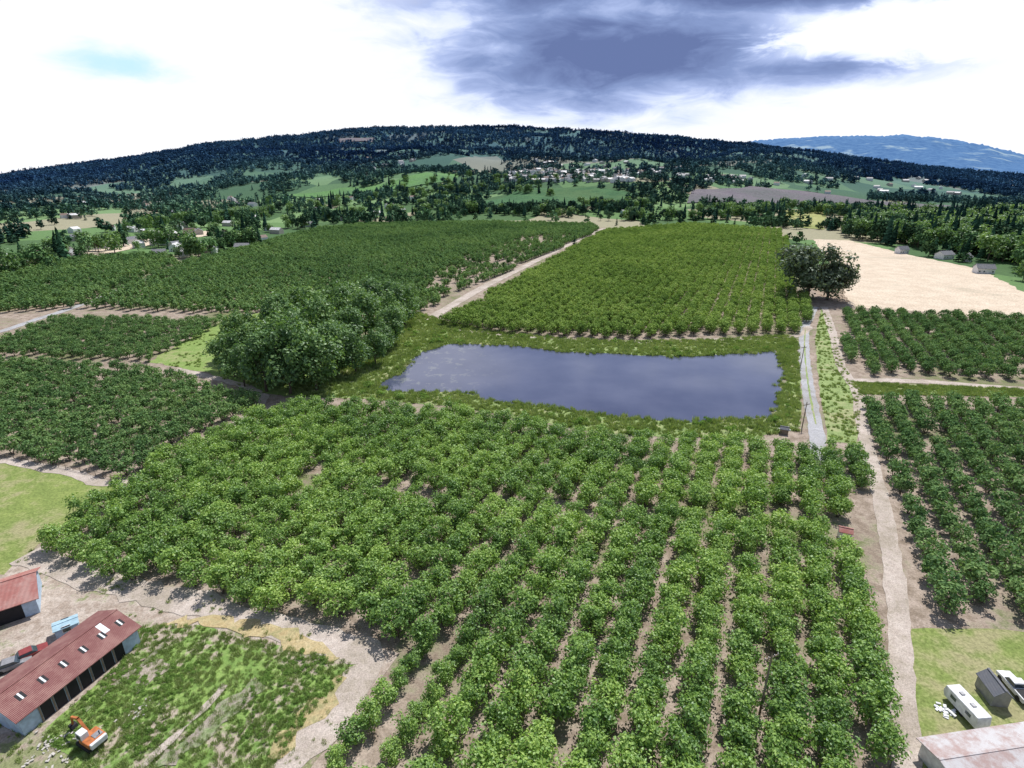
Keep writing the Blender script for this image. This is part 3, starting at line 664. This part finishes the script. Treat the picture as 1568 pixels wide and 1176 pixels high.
# fence
P=[Vector(p) for p in GP([(0,700),(90,716),(182,736)])]; V=[];Fc=[]
for a,b_ in zip(P[:-1],P[1:]):
    n=int((b_-a).length/2.5)
    for i in range(n):
        p=a.lerp(b_,i/n); q=a.lerp(b_,(i+1)/n); tube(V,Fc,(p.x,p.y,0),(p.x,p.y,1.3),.07,.06,5)
        for z in(.5,1.1): tube(V,Fc,(p.x,p.y,z),(q.x,q.y,z),.04,.04,4)
link('wooden_fence',mkmesh('wooden_fence',V,Fc,[WOOD]))
# ---------- world ----------
SE,SA=58.0,28.0
w=bpy.data.worlds.new('World'); S.world=w; w.use_nodes=True; t=NT(w.node_tree); bg=w.node_tree.nodes['Background']
sk=t.new('ShaderNodeTexSky'); sk.sky_type='NISHITA'; sk.sun_disc=False; sk.sun_elevation=math.radians(SE); sk.sun_rotation=math.radians(SA)
d=t.new('ShaderNodeTexCoord').outputs['Generated']; sx=t.new('ShaderNodeSeparateXYZ'); t.link(d,sx.inputs[0])
az=t.math('MULTIPLY',t.math('ARCTAN2',sx.outputs[0],sx.outputs[1]),57.2958); el=t.math('MULTIPLY',t.math('ARCSINE',sx.outputs[2]),57.2958)
cv=t.new('ShaderNodeCombineXYZ'); t.link(t.math('MULTIPLY',az,0.055),cv.inputs[0]); t.link(t.math('MULTIPLY',el,0.17),cv.inputs[1])
n1=t.noise(cv.outputs[0],1.4,5,0.5,0.5); n2=t.noise(cv.outputs[0],3.5,7,0.6,0.6)
nn=t.math('ADD',t.math('MULTIPLY',t.math('SUBTRACT',n1,0.5),1.1),t.math('MULTIPLY',t.math('SUBTRACT',n2,0.5),1.0))
def ell(ca,ce,ra,re,amp=1.0):
    a=t.math('DIVIDE',t.math('SUBTRACT',az,ca),ra); a=t.math('MULTIPLY',a,a)
    b_=t.math('DIVIDE',t.math('SUBTRACT',el,ce),re); b_=t.math('MULTIPLY',b_,b_)
    return t.math('MULTIPLY',t.math('SUBTRACT',1.0,t.math('SQRT',t.math('ADD',a,b_))),amp)
m1=ell(9,9.2,19,5.8,1.45)
for q in (ell(24,7.6,15,1.6,.85),ell(36,13.8,38,3.2,2.0),ell(6,15,22,5.0,1.3),ell(14,31,75,16,1.5)): m1=t.math('MAXIMUM',m1,q)
gap=t.math('ADD',ell(33,9.6,13,2.4,.8),t.math('MULTIPLY',t.math('SUBTRACT',n2,0.5),2.6))
m1=t.math('SUBTRACT',m1,t.math('MULTIPLY',t.step(gap,-0.15,0.6),0.75))
cl=t.math('ADD',t.math('MULTIPLY',t.math('ADD',m1,nn),0.75),0.25)
c=t.ramp(cl,[(0.05,(1,1,1)),(0.22,(0.93,0.95,1.0)),(0.38,(0.74,0.81,0.97)),(0.54,(0.44,0.53,0.79)),(0.74,(0.25,0.33,0.56)),(1.0,(0.14,0.19,0.37))])
c=t.mix(1.0,c,(10.4,10.6,11.2),'MULTIPLY')
gp=t.math('ADD',t.math('MAXIMUM',ell(-44,13.0,6,3.0),ell(-31,7.5,7,1.8,.75)),t.math('MULTIPLY',nn,1.3))
c=t.mix(t.math('MULTIPLY',t.step(gp,0.05,1.1),.7),c,(4.4,8.4,10.0))
br=t.math('ADD',ell(-11,19,14,6.5,1.3),nn)
c=t.mix(t.step(br,0.0,0.8),c,(9,9.4,11))
c=t.mix(t.step(sx.outputs[1],0.35,0.0),c,(3.2,3.8,5.2))  # sky greyed to the sides and behind, added to lower ambient light
hi=t.step(el,22,50)
c=t.mix(hi,c,t.mix(0.35,sk.outputs[0],(3.5,4.0,5)))
t.link(c,bg.inputs[0]); bg.inputs[1].default_value=0.1
sun=bpy.data.lights.new('sun','SUN'); sun.energy=5.0; sun.angle=math.radians(.5); sun.color=(1,.97,.91)
so=bpy.data.objects.new('sun',sun); S.collection.objects.link(so)
sd=Vector((math.sin(math.radians(SA))*math.cos(math.radians(SE)),math.cos(math.radians(SA))*math.cos(math.radians(SE)),math.sin(math.radians(SE))))
so.rotation_euler=(-sd).to_track_quat('-Z','Y').to_euler(); so.location=sd*500
cam=bpy.data.cameras.new('camera'); co=bpy.data.objects.new('camera',cam); S.collection.objects.link(co)
cam.sensor_width=36; cam.lens=F/1568*36; cam.clip_end=30000; cam.clip_start=.5
co.location=(0,0,CH); co.rotation_euler=(math.pi/2-TH,0,0); S.camera=co
S.view_settings.view_transform='Standard'; S.view_settings.look='None'; S.view_settings.exposure=0
